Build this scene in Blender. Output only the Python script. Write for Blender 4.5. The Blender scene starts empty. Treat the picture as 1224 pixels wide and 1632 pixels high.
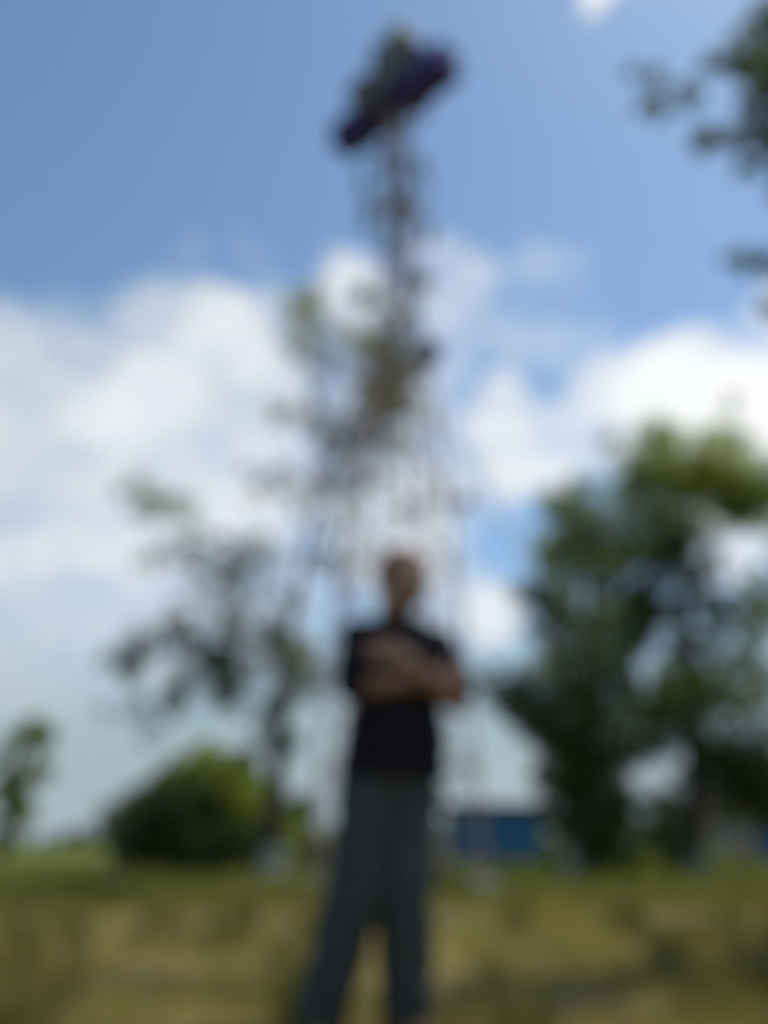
import bpy, bmesh, math, random
import numpy as np
from mathutils import Vector, Matrix, Quaternion
R = math.radians
scene = bpy.context.scene
C = scene.collection
random.seed(7)
rng = np.random.default_rng(11)

# ------------------------------------------------------------------ camera
CAM_H = 0.643
PITCH = R(22.1)
FPX = 1306.0
cam_d = bpy.data.cameras.new('camera')
cam = bpy.data.objects.new('camera', cam_d); C.objects.link(cam)
cam.location = (0, 0, CAM_H)
cam.rotation_euler = (R(90) + PITCH, 0, 0)
cam_d.sensor_fit = 'VERTICAL'
cam_d.sensor_height = 34.6
cam_d.lens = 34.6 * FPX / 1632
cam_d.clip_start = 0.05
cam_d.clip_end = 3000
# the phone focused on something right in front of it: everything in the place is out of focus
cam_d.dof.use_dof = True
cam_d.dof.focus_distance = 0.12
cam_d.dof.aperture_fstop = 5.7
scene.camera = cam

# ------------------------------------------------------------------ sun, sky
SUN_EL, SUN_AZ = R(62), R(54)          # azimuth clockwise from +Y
sd = Vector((math.sin(SUN_AZ) * math.cos(SUN_EL), math.cos(SUN_AZ) * math.cos(SUN_EL), math.sin(SUN_EL)))
sl = bpy.data.lights.new('sun', 'SUN'); sl.energy = 3.6; sl.angle = R(0.5); sl.color = (1, .95, .86)
so = bpy.data.objects.new('sun', sl); C.objects.link(so)
so.rotation_euler = sd.to_track_quat('Z', 'Y').to_euler()

def at(u, v, Y):
    """world point at depth Y seen in the direction of photo pixel (u, v)"""
    x = (u - 612) / FPX; q = (816 - v) / FPX
    d = Vector((x, math.cos(PITCH) - q * math.sin(PITCH), math.sin(PITCH) + q * math.cos(PITCH)))
    d = d * (Y / d.y)
    return Vector((d.x, d.y, d.z + CAM_H))
def pdir(u, v):
    x = (u - 612) / FPX; q = (816 - v) / FPX
    return Vector((x, math.cos(PITCH) - q * math.sin(PITCH), math.sin(PITCH) + q * math.cos(PITCH))).normalized()

world = bpy.data.worlds.new('World'); scene.world = world; world.use_nodes = True
wn = world.node_tree; wn.nodes.clear()
def N(t, **k):
    n = wn.nodes.new(t)
    for a, b in k.items(): setattr(n, a, b)
    return n
L = wn.links.new
def setin(n, i, v):
    if hasattr(v, 'is_output') or isinstance(v, bpy.types.NodeSocket): L(v, n.inputs[i])
    else: n.inputs[i].default_value = v
def wmath(op, a, b=0.0, c=None, clamp=False):
    n = N('ShaderNodeMath', operation=op); n.use_clamp = clamp
    setin(n, 0, a); setin(n, 1, b)
    if c is not None: setin(n, 2, c)
    return n.outputs[0]
def wmap(v, a, b, c, d, smooth=True):
    n = N('ShaderNodeMapRange'); n.clamp = True
    n.interpolation_type = 'SMOOTHSTEP' if smooth else 'LINEAR'
    setin(n, 0, v)
    for i, q in enumerate((a, b, c, d)): n.inputs[i + 1].default_value = q
    return n.outputs[0]
def wmix(f, a, b, bt='MIX'):
    n = N('ShaderNodeMix', data_type='RGBA', blend_type=bt)
    setin(n, 0, f); setin(n, 6, a); setin(n, 7, b)
    return n.outputs[2]
sky = N('ShaderNodeTexSky', sky_type='NISHITA')
sky.sun_disc = False; sky.sun_elevation = SUN_EL; sky.sun_rotation = SUN_AZ
sky.air_density = 1.0; sky.dust_density = .35; sky.ozone_density = 1.0
tc = N('ShaderNodeTexCoord')
D = tc.outputs['Generated']
sep = N('ShaderNodeSeparateXYZ'); L(D, sep.inputs[0])
# wispy warp of the direction
nz = N('ShaderNodeTexNoise'); L(D, nz.inputs['Vector']); nz.inputs['Scale'].default_value = 7; nz.inputs['Detail'].default_value = 5
sub = N('ShaderNodeVectorMath', operation='SUBTRACT'); L(nz.outputs['Color'], sub.inputs[0]); sub.inputs[1].default_value = (.5, .5, .5)
scl = N('ShaderNodeVectorMath', operation='SCALE'); L(sub.outputs[0], scl.inputs[0]); scl.inputs['Scale'].default_value = .13
add = N('ShaderNodeVectorMath', operation='ADD'); L(D, add.inputs[0]); L(scl.outputs[0], add.inputs[1])
nrm = N('ShaderNodeVectorMath', operation='NORMALIZE'); L(add.outputs[0], nrm.inputs[0])
W = nrm.outputs[0]
# cloud heaps: (photo direction, radius in photo pixels, weight)
HEAPS = [
 (30, 620, 115, .85), (140, 600, 100, .75), (110, 700, 160, .95), (20, 700, 120, .95), (240, 550, 90, .8), (350, 540, 85, 1.1), (430, 520, 60, .7), (150, 500, 60, .4), (300, 470, 60, .35), (400, 440, 50, .3),
 (260, 640, 140, .85), (390, 640, 130, .8), (50, 810, 160, .85), (180, 830, 150, .8), (330, 800, 130, .85), (480, 740, 120, .7),
 (60, 980, 170, .6), (230, 960, 140, .55), (400, 950, 120, .5), (318, 395, 22, .34), (325, 430, 24, .35), (560, 490, 66, .7), (700, 455, 75, .58), (745, 500, 45, .45), (690, 580, 70, .4),
 (600, 700, 110, .7), (620, 850, 110, .85), (700, 780, 70, .6), (720, 950, 80, .6), (790, 980, 60, .85), (800, 700, 75, .95), (880, 700, 70, .8), (780, 790, 40, .3),
 (970, 610, 70, .8), (1060, 610, 90, 1.1), (1140, 640, 100, 1.2), (1230, 640, 110, 1.1), (1010, 690, 90, .7), (1160, 760, 140, .7),
 (850, 500, 120, .27), (790, 560, 70, .33), (1160, 500, 34, .42), (935, -8, 48, 1.1), (1015, 15, 26, .3),
 (1320, 560, 150, .8), (1480, 640, 190, .9), (-120, 640, 170, .9), (-280, 560, 160, .8), (820, 1240, 60, .5),
]
S = None
for (u, v, r, w) in HEAPS:
    d = pdir(u, v)
    ang = 1.15 * r / FPX / (1 + ((u - 612) ** 2 + (v - 816) ** 2) / FPX ** 2) ** .75
    dp = N('ShaderNodeVectorMath', operation='DOT_PRODUCT'); L(W, dp.inputs[0]); dp.inputs[1].default_value = d
    f = wmap(dp.outputs['Value'], math.cos(ang * 1.35), math.cos(ang * .35), 0.0, w)
    S = f if S is None else wmath('MAXIMUM', S, f)
# elsewhere in the sky: the same kind of heaps, from noise
n2 = N('ShaderNodeTexNoise'); L(W, n2.inputs['Vector']); n2.inputs['Scale'].default_value = 2.6; n2.inputs['Detail'].default_value = 4
front = wmap(sep.outputs['Y'], .15, .55, 1.0, 0.0)
other = wmath('MULTIPLY', wmap(n2.outputs[0], .48, .66, 0.0, .95), front)
S = wmath('MAXIMUM', S, other)
mpn = N('ShaderNodeMapping'); L(D, mpn.inputs[0]); mpn.inputs['Rotation'].default_value = (0, R(28), 0); mpn.inputs['Scale'].default_value = (.6, 1, 1.7)
n3 = N('ShaderNodeTexNoise'); L(mpn.outputs[0], n3.inputs['Vector']); n3.inputs['Scale'].default_value = 12; n3.inputs['Detail'].default_value = 6
fine = wmath('MULTIPLY', wmath('SUBTRACT', n3.outputs[0], .5), 1.0)
dens = wmap(wmath('ADD', S, fine), .18, .95, 0.0, 1.0, smooth=False)
n4 = N('ShaderNodeTexNoise'); L(W, n4.inputs['Vector']); n4.inputs['Scale'].default_value = 6; n4.inputs['Detail'].default_value = 4
body = wmap(n4.outputs[0], .35, .65, 0.0, 1.0)
side = wmap(sep.outputs['X'], -.1, .4, 0.0, 1.0)        # heaps nearer the sun are whiter
cc = wmix(body, (.60, .68, .76, 1), (.84, .87, .90, 1))
cc = wmix(side, cc, (.98, 1.0, 1.0, 1))
bgsky = wmix(1.0, sky.outputs[0], (.140, .137, .126, 1), 'MULTIPLY')
bgsky = wmix(1.0, bgsky, (.90, 1.04, 1.15, 1), 'MULTIPLY')
hz = wmap(sep.outputs['Z'], .0, .42, 1.0, 0.0)
low = wmix(wmath('MULTIPLY', hz, .85), bgsky, (.36, .46, .52, 1))
skyc = wmix(dens, low, cc)
lowhz = wmap(sep.outputs['Z'], .02, .30, .85, 0.0)
skyc = wmix(lowhz, skyc, (.37, .47, .52, 1))
bg = N('ShaderNodeBackground'); L(skyc, bg.inputs[0]); bg.inputs[1].default_value = 1.0
wo = N('ShaderNodeOutputWorld'); L(bg.outputs[0], wo.inputs[0])

scene.view_settings.view_transform = 'Standard'
scene.view_settings.look = 'None'
scene.view_settings.exposure = 0.0
scene.view_settings.gamma = 1.0
scene.view_settings.use_curve_mapping = False
scene.cycles.use_denoising = True
scene.cycles.max_bounces = 6
scene.cycles.transparent_max_bounces = 8

# ------------------------------------------------------------------ helpers
def mat(name, col, rough=.8, noise=None, metal=0.0, bump=0.0, trans=0.0, spec=.3):
    """noise = (scale, second colour[, detail])"""
    m = bpy.data.materials.new(name); m.use_nodes = True
    nt = m.node_tree; b = nt.nodes['Principled BSDF']
    b.inputs['Base Color'].default_value = (*col, 1)
    b.inputs['Roughness'].default_value = rough
    b.inputs['Metallic'].default_value = metal
    b.inputs['Specular IOR Level'].default_value = spec
    if noise:
        co = nt.nodes.new('ShaderNodeTexCoord')
        n = nt.nodes.new('ShaderNodeTexNoise'); n.inputs['Scale'].default_value = noise[0]; n.inputs['Detail'].default_value = 6
        nt.links.new(co.outputs['Object'], n.inputs['Vector'])
        r = nt.nodes.new('ShaderNodeMapRange'); r.inputs[1].default_value = .38; r.inputs[2].default_value = .62
        nt.links.new(n.outputs[0], r.inputs[0])
        x = nt.nodes.new('ShaderNodeMix'); x.data_type = 'RGBA'
        x.inputs[6].default_value = (*col, 1); x.inputs[7].default_value = (*noise[1], 1)
        nt.links.new(r.outputs[0], x.inputs[0]); nt.links.new(x.outputs[2], b.inputs['Base Color'])
        if bump:
            bp = nt.nodes.new('ShaderNodeBump'); bp.inputs['Strength'].default_value = bump; bp.inputs['Distance'].default_value = .02
            nt.links.new(n.outputs[0], bp.inputs['Height']); nt.links.new(bp.outputs[0], b.inputs['Normal'])
    if trans:
        t = nt.nodes.new('ShaderNodeBsdfTranslucent')
        t.inputs[0].default_value = (col[0] * 1.5, col[1] * 1.6, col[2] * .7, 1)
        ms = nt.nodes.new('ShaderNodeMixShader'); ms.inputs[0].default_value = trans
        out = nt.nodes['Material Output']
        nt.links.new(b.outputs[0], ms.inputs[1]); nt.links.new(t.outputs[0], ms.inputs[2]); nt.links.new(ms.outputs[0], out.inputs[0])
    return m
def tag(o, label=None, cat=None, group=None, kind=None):
    if label: o['label'] = label
    if cat: o['category'] = cat
    if group: o['group'] = group
    if kind: o['kind'] = kind
    return o
def empty(name, loc, label=None, cat=None, group=None):
    o = bpy.data.objects.new(name, None); C.objects.link(o); o.location = loc; o.empty_display_size = .2
    bpy.context.view_layer.update()
    return tag(o, label, cat, group)
def link(name, me, m, parent=None, smooth=False, loc=None):
    """links a mesh; vertices are in the parent's local space"""
    if m is not None:
        for q in (m if isinstance(m, (list, tuple)) else [m]): me.materials.append(q)
    if smooth:
        me.polygons.foreach_set('use_smooth', [True] * len(me.polygons))
    o = bpy.data.objects.new(name, me); C.objects.link(o)
    if parent: o.parent = parent
    if loc is not None: o.location = loc
    return o
def bm_obj(name, bm, m, parent=None, smooth=False, loc=None):
    me = bpy.data.meshes.new(name); bmesh.ops.recalc_face_normals(bm, faces=bm.faces); bm.to_mesh(me); bm.free()
    return link(name, me, m, parent, smooth, loc)
def box(bm, cx, cy, cz, sx, sy, sz, rot=None, bevel=0.0):
    M = Matrix.Translation((cx, cy, cz))
    if rot is not None: M = M @ rot.to_4x4()
    g = bmesh.ops.create_cube(bm, size=1.0, matrix=M @ Matrix.Diagonal((sx, sy, sz, 1)))
    if bevel:
        es = list({e for v in g['verts'] for e in v.link_edges})
        bmesh.ops.bevel(bm, geom=es, offset=bevel, segments=1, affect='EDGES')
def frame_of(d):
    d = d.normalized()
    a = Vector((0, 0, 1)) if abs(d.z) < .9 else Vector((1, 0, 0))
    s = d.cross(a).normalized(); return d, s, s.cross(d).normalized()
def tube(bm, pts, rad, n=8, cap=True):
    pts = [Vector(p) for p in pts]
    if not hasattr(rad, '__len__'): rad = [rad] * len(pts)
    rings = []
    for i, p in enumerate(pts):
        d = (pts[min(i + 1, len(pts) - 1)] - pts[max(i - 1, 0)])
        d, s, t = frame_of(d)
        rings.append([bm.verts.new(p + (s * math.cos(2 * math.pi * k / n) + t * math.sin(2 * math.pi * k / n)) * rad[i]) for k in range(n)])
    for a, b in zip(rings, rings[1:]):
        for k in range(n):
            bm.faces.new((a[k], a[(k + 1) % n], b[(k + 1) % n], b[k]))
    if cap:
        bm.faces.new(rings[0][::-1]); bm.faces.new(rings[-1])
def lbar(bm, a, b, w):
    """a rolled angle bar (L section) from a to b"""
    a, b = Vector(a), Vector(b); d, s, t = frame_of(b - a); L_ = (b - a).length
    Rm = Matrix((s, t, d)).transposed()
    c = (a + b) / 2
    p = c + s * 0; box(bm, *p, w, w * .16, L_, Rm)
    p = c + s * (-w * .42) + t * (w * .5); box(bm, *p, w * .16, w * .84, L_, Rm)
def capsule(bm, a, b, ra, rb, n=16, flat=(1, 1), side=None):
    """closed tapered capsule; flat = scales along (side, other) axes"""
    a, b = Vector(a), Vector(b); d = (b - a)
    if d.length < 1e-6: d = Vector((0, 0, 1e-4))
    d, s, t = frame_of(d)
    if side is not None:
        s = (Vector(side) - d * Vector(side).dot(d)).normalized(); t = d.cross(s).normalized()
    rings = []
    for k in range(5):
        q = math.pi / 2 * (k + .35) / 5.35; rings.append((a - d * ra * math.cos(q), ra * math.sin(q)))
    for k in range(4):
        f = k / 3; rings.append((a.lerp(b, f), ra + (rb - ra) * f))
    for k in range(4, -1, -1):
        q = math.pi / 2 * (k + .35) / 5.35; rings.append((b + d * rb * math.cos(q), rb * math.sin(q)))
    V = [[bm.verts.new(c + (s * flat[0] * math.cos(2 * math.pi * k / n) + t * flat[1] * math.sin(2 * math.pi * k / n)) * r) for k in range(n)] for c, r in rings]
    for A, B in zip(V, V[1:]):
        for k in range(n): bm.faces.new((A[k], A[(k + 1) % n], B[(k + 1) % n], B[k]))
    bm.faces.new(V[0][::-1]); bm.faces.new(V[-1])
def ellipsoid(bm, c, r, rot=None, u=20, v=14):
    if rot is not None and 'HS' in globals(): r = [q * HS for q in r]
    M = Matrix.Translation(c)
    if rot is not None: M = M @ rot.to_4x4()
    bmesh.ops.create_uvsphere(bm, u_segments=u, v_segments=v, radius=1, matrix=M @ Matrix.Diagonal((*r, 1)))
def fused(name, bm, m, parent, voxel=.007, smooth=6, cut=None, folds=None):
    """fuses overlapping closed pieces of one body into one continuous surface"""
    me = bpy.data.meshes.new(name + '_src'); bmesh.ops.recalc_face_normals(bm, faces=bm.faces); bm.to_mesh(me); bm.free()
    o = bpy.data.objects.new(name + '_src', me); C.objects.link(o)
    r = o.modifiers.new('r', 'REMESH'); r.mode = 'VOXEL'; r.voxel_size = voxel
    s = o.modifiers.new('s', 'SMOOTH'); s.factor = .5; s.iterations = smooth
    dg = bpy.context.evaluated_depsgraph_get(); dg.update()
    out = bpy.data.meshes.new_from_object(o.evaluated_get(dg))
    bpy.data.objects.remove(o); out.name = name
    if folds:
        from mathutils import noise
        amp, fx, fz = folds; out.update()
        co = [v.co + v.normal * amp * (1 - abs(noise.noise(Vector((v.co.x * fx + v.co.z * 4, v.co.y * fx, v.co.z * fz))) * 2.2)) for v in out.vertices]
        for v, c in zip(out.vertices, co): v.co = c
    if cut:
        b2 = bmesh.new(); b2.from_mesh(out)
        for co, no in cut:
            bmesh.ops.bisect_plane(b2, geom=b2.verts[:] + b2.edges[:] + b2.faces[:], plane_co=co, plane_no=no, clear_outer=True)
        b2.to_mesh(out); b2.free()
    return link(name, out, m, parent, True)

# ------------------------------------------------------------------ ground
def ground_material():
    m = bpy.data.materials.new('dry_meadow'); m.use_nodes = True; nt = m.node_tree; b = nt.nodes['Principled BSDF']
    b.inputs['Roughness'].default_value = 1.0; b.inputs['Specular IOR Level'].default_value = .05
    g = nt.nodes.new('ShaderNodeNewGeometry')
    def nz(scale, det=5):
        n = nt.nodes.new('ShaderNodeTexNoise'); n.inputs['Scale'].default_value = scale; n.inputs['Detail'].default_value = det
        nt.links.new(g.outputs['Position'], n.inputs['Vector']); return n.outputs[0]
    def mp(v, a, b_):
        r = nt.nodes.new('ShaderNodeMapRange'); r.interpolation_type = 'SMOOTHSTEP'; nt.links.new(v, r.inputs[0]); r.inputs[1].default_value = a; r.inputs[2].default_value = b_; return r.outputs[0]
    def mx(f, a, b_):
        x = nt.nodes.new('ShaderNodeMix'); x.data_type = 'RGBA'
        for i, q in ((0, f), (6, a), (7, b_)):
            if isinstance(q, bpy.types.NodeSocket): nt.links.new(q, x.inputs[i])
            else: x.inputs[i].default_value = q if i == 0 else (*q, 1)
        return x.outputs[2]
    c = mx(mp(nz(.9), .44, .58), (.28, .205, .085), (.14, .13, .04))
    c = mx(mp(nz(1.6), .55, .75), c, (.27, .22, .11))
    c = mx(mp(nz(2.3), .58, .68), c, (.07, .055, .03)); c = mx(mp(nz(9), .5, .75), c, (.12, .115, .045))
    sp = nt.nodes.new('ShaderNodeSeparateXYZ'); nt.links.new(g.outputs['Position'], sp.inputs[0])
    c = mx(mp(sp.outputs['Y'], 7.0, 16.0), c, mx(mp(nz(.3), .4, .6), (.12, .145, .035), (.15, .16, .04)))
    nt.links.new(c, b.inputs['Base Color'])
    bp = nt.nodes.new('ShaderNodeBump'); bp.inputs['Strength'].default_value = .6; bp.inputs['Distance'].default_value = .05
    nt.links.new(nz(14), bp.inputs['Height']); nt.links.new(bp.outputs[0], b.inputs['Normal'])
    return m
M_ground = ground_material()
def hgt(x, y):
    f = np.clip((np.hypot(x, y) - 1) / 6, 0, 1)
    return (.03 * np.sin(x * 1.3 + .5) * np.cos(y * .9) + .02 * np.sin(x * 2.9 + y * 2.1)) * f * np.clip((60 - np.hypot(x, y)) / 40, 0, 1)
ys = np.concatenate([np.linspace(-30, 0, 16), np.linspace(.4, 24, 90), np.geomspace(25, 1400, 34)])
xs = np.concatenate([-np.geomspace(1400, 13, 26), np.linspace(-12, 12, 90), np.geomspace(13, 1400, 26)])
XX, YY = np.meshgrid(xs, ys)
ZZ = hgt(XX, YY)
vv = np.stack([XX, YY, ZZ], -1).reshape(-1, 3)
nx, ny = len(xs), len(ys)
fc = [(j * nx + i, j * nx + i + 1, (j + 1) * nx + i + 1, (j + 1) * nx + i) for j in range(ny - 1) for i in range(nx - 1)]
me = bpy.data.meshes.new('ground'); me.from_pydata(vv.tolist(), [], fc)
tag(link('ground', me, M_ground, smooth=True), kind='structure')

# the trodden path that crosses behind the man
M_path = mat('path_dust', (.22, .195, .12), 1, (3, (.14, .135, .06)), bump=.4)
pv, pf = [], []
K = 160
for i in range(K):
    x = -16 + 36 * i / (K - 1)
    yc = 8.25 + .18 * math.sin(x * .5) - .06 * x * (x < 0)
    w = (.20 + .05 * math.sin(x * 3.1)) * (1 if x > -1 else .8)
    for s in (-1, -.4, .4, 1):
        y = yc + s * w; pv.append((x, y, float(hgt(x, y)) + .012 + (.006 if abs(s) < 1 else 0)))
for i in range(K - 1):
    for s in range(3):
        a = i * 4 + s; pf.append((a, a + 1, a + 5, a + 4))
me = bpy.data.meshes.new('path'); me.from_pydata(pv, [], pf)
tag(link('path', me, M_path), kind='structure')

# darker brown ground patches in the foreground, kept clear of grass
M_dark_patch = mat('dark_ground', (.045, .034, .022), 1, (9, (.075, .06, .03)), bump=.6)
def dark_patch(u, v, rx, ry, seed, label):
    q = pdir(u, v); t = CAM_H / -q.z; c = Vector((q.x * t, q.y * t, 0))
    r_ = random.Random(seed); n = 28; V = [(c.x, c.y, float(hgt(c.x, c.y)) + .010)]; F = []
    for ring in (1, 2):
        for k in range(n):
            a = 2 * math.pi * k / n; rr = (ring / 2) * (1 + .35 * math.sin(3 * a + seed) * .6 + r_.uniform(-.15, .15))
            x, y = c.x + rx * rr * math.cos(a), c.y + ry * rr * math.sin(a)
            V.append((x, y, float(hgt(x, y)) + (.010 if ring == 1 else .003)))
    for k in range(n):
        F.append((0, 1 + k, 1 + (k + 1) % n)); F.append((1 + k, 1 + n + k, 1 + n + (k + 1) % n, 1 + (k + 1) % n))
    me = bpy.data.meshes.new('dark_ground_patch'); me.from_pydata(V, [], F)
    tag(link('dark_ground_patch', me, M_dark_patch), kind='structure')
dark_patch(235, 1562, .34, .30, 1, ''); dark_patch(935, 1606, .42, .22, 2, ''); dark_patch(300, 1660, .35, .2, 5, ''); dark_patch(60, 1600, .2, .16, 8, '')

# grass
def blades(n, x0, x1, y0, y1, h0, h1, w, seed, dens=None):
    g = np.random.default_rng(seed)
    y = y0 * (y1 / y0) ** g.random(n) if y0 > 0 else g.uniform(y0, y1, n)
    x = g.uniform(-1, 1, n) * (x1 - x0) / 2 * (y / y1) ** .8 + (x0 + x1) / 2
    pa = .5 + .5 * np.sin(x * 1.7 + 2 * np.sin(y * 1.1)) * np.cos(y * 1.3 + x * .7)
    keep = g.random(n) < .25 + .75 * pa
    if dens is not None: keep &= dens(x, y)
    x, y, pa = x[keep], y[keep], pa[keep]; n = len(x)
    z = hgt(x, y) - .01
    h = g.uniform(h0, h1, n) * (.6 + .7 * pa); a = g.uniform(0, 2 * np.pi, n); lean = g.uniform(.1, .8, n) * h; la = g.uniform(0, 2 * np.pi, n)
    ww = w * g.uniform(.6, 1.4, n) * np.clip(y / 5, .7, 2.5)
    dx, dy = np.cos(a) * ww, np.sin(a) * ww; lx, ly = np.cos(la) * lean, np.sin(la) * lean
    P = np.empty((n, 5, 3))
    P[:, 0] = np.stack([x - dx, y - dy, z], 1); P[:, 1] = np.stack([x + dx, y + dy, z], 1)
    P[:, 2] = np.stack([x + dx * .7 + lx * .35, y + dy * .7 + ly * .35, z + h * .6], 1); P[:, 3] = np.stack([x - dx * .7 + lx * .35, y - dy * .7 + ly * .35, z + h * .6], 1)
    P[:, 4] = np.stack([x + lx, y + ly, z + h], 1)
    return P.reshape(-1, 3), n
def fast_mesh(name, V, loops, starts, totals):
    me = bpy.data.meshes.new(name)
    me.vertices.add(len(V)); me.vertices.foreach_set('co', np.ascontiguousarray(V, dtype=np.float32).ravel())
    me.loops.add(len(loops)); me.loops.foreach_set('vertex_index', loops.astype(np.int32))
    me.polygons.add(len(starts)); me.polygons.foreach_set('loop_start', starts.astype(np.int32)); me.polygons.foreach_set('loop_total', totals.astype(np.int32))
    me.update(calc_edges=True); return me
def grass(name, P, n, m, label):
    i = np.arange(n)[:, None] * 5
    q = (i + np.array([0, 1, 2, 3, 3, 2, 4])).ravel()
    st = (np.arange(n)[:, None] * 7 + np.array([0, 4])).ravel(); tt = np.tile([4, 3], n)
    o = link(name, fast_mesh(name, P, q, st, tt), m)
    return tag(o, label, 'grass', kind='stuff')
DARK_PATCHES = []
for (u, v, rx, ry) in ((235, 1562, .36, .32), (935, 1606, .46, .22), (300, 1660, .35, .2), (60, 1600, .2, .16)):
    q = pdir(u, v); t = CAM_H / -q.z; DARK_PATCHES.append((q.x * t, q.y * t, rx, ry))
def off_patches(x, y):
    k = np.ones(len(x), bool)
    for a, b, c, d in DARK_PATCHES: k &= ((x - a) / c) ** 2 + ((y - b) / d) ** 2 > .8
    return k
offpath = lambda x, y: off_patches(x, y) & (np.abs(y - (8.25 + .18 * np.sin(x * .5) - .06 * x * (x < 0))) > .28)
M_dry = mat('dry_grass', (.33, .245, .10), .9, (.8, (.20, .185, .06)), trans=.3)
M_grn = mat('green_grass', (.165, .175, .045), .9, (.5, (.25, .215, .07)), trans=.35)
P, n = blades(52000, -8, 8, 2.2, 14, .04, .16, .004, 1, offpath); grass('dry_grass', P, n, M_dry, 'short dry yellowed meadow grass covering the foreground')
P, n = blades(26000, -8, 8, 2.4, 12, .04, .12, .004, 2, offpath); grass('green_grass', P, n, M_grn, 'green blades growing among the dry foreground grass')
pg = np.random.default_rng(77); TU = np.stack([pg.uniform(-5, 5, 120), pg.uniform(2.6, 8, 120)], 1)
def tufts(x, y):
    k = np.zeros(len(x), bool)
    for a, b in TU: k |= (x - a) ** 2 + (y - b) ** 2 < .12 ** 2
    return k
P, n = blades(120000, -6, 6, 2.5, 8.2, .14, .34, .004, 9, tufts); grass('grass_tuft', P, n, mat('tuft_grass', (.09, .10, .03), .9, (.9, (.24, .19, .08)), trans=.3), 'rough taller tufts standing out of the short foreground grass')
P, n = blades(36000, -26, 26, 9.5, 34, .12, .34, .008, 3, offpath); grass('tall_grass', P, n, M_grn, 'taller green grass under the trees beyond the path')

# ------------------------------------------------------------------ trees
M_bark = mat('bark', (.075, .06, .045), .95, (14, (.035, .03, .025)), bump=.7)
M_white = mat('whitewash', (.40, .39, .36), .9, (18, (.25, .24, .22)), bump=.3)
def leafmat(name, a, b): return mat(name, a, .65, (2.2, b), trans=.38)
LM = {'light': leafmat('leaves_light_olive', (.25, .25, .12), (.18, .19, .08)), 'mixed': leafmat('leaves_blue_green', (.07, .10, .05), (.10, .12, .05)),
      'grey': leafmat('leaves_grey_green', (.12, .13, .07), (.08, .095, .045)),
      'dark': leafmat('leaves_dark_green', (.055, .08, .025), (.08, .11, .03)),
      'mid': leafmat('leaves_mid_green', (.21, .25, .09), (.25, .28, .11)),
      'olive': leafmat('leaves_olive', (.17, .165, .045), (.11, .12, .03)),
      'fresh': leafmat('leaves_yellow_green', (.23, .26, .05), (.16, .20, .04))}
def leaves(clumps, size, per_m3, seed, maxn=2500, minn=40):
    """clumps: (centre, radius, density factor, material index)"""
    g = np.random.default_rng(seed); Ps, mi = [], []
    for c, r, k, mt in clumps:
        n = int(min(maxn, max(minn, per_m3 * k * 4.19 * r ** 3)))
        # uneven clump: several small twig sprays inside it
        ns = max(3, n // 28); d = g.normal(size=(ns, 3)); d /= np.linalg.norm(d, axis=1)[:, None]
        sp = d * (g.random(ns) ** .45)[:, None] * r * np.array([1.0, 1.0, .85])
        p = sp[g.integers(0, ns, n)] + g.normal(size=(n, 3)) * r * .17 + np.array(c)
        s = size * g.uniform(.6, 1.35, n)
        a = g.normal(size=(n, 3)); a /= np.linalg.norm(a, axis=1)[:, None]
        b = np.cross(a, g.normal(size=(n, 3))); b /= np.linalg.norm(b, axis=1)[:, None]
        a = a * s[:, None]; b = b * (s * .36)[:, None]
        Q = np.empty((n, 4, 3)); Q[:, 0] = p - a * .5; Q[:, 1] = p + b; Q[:, 2] = p + a * .5; Q[:, 3] = p - b
        Ps.append(Q.reshape(-1, 3)); mi += [mt] * n
    V = np.concatenate(Ps); n = len(V) // 4
    me = fast_mesh('crown', V, np.arange(n * 4), np.arange(n) * 4, np.full(n, 4)); 
    return me, np.array(mi, dtype=np.int32)
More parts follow.
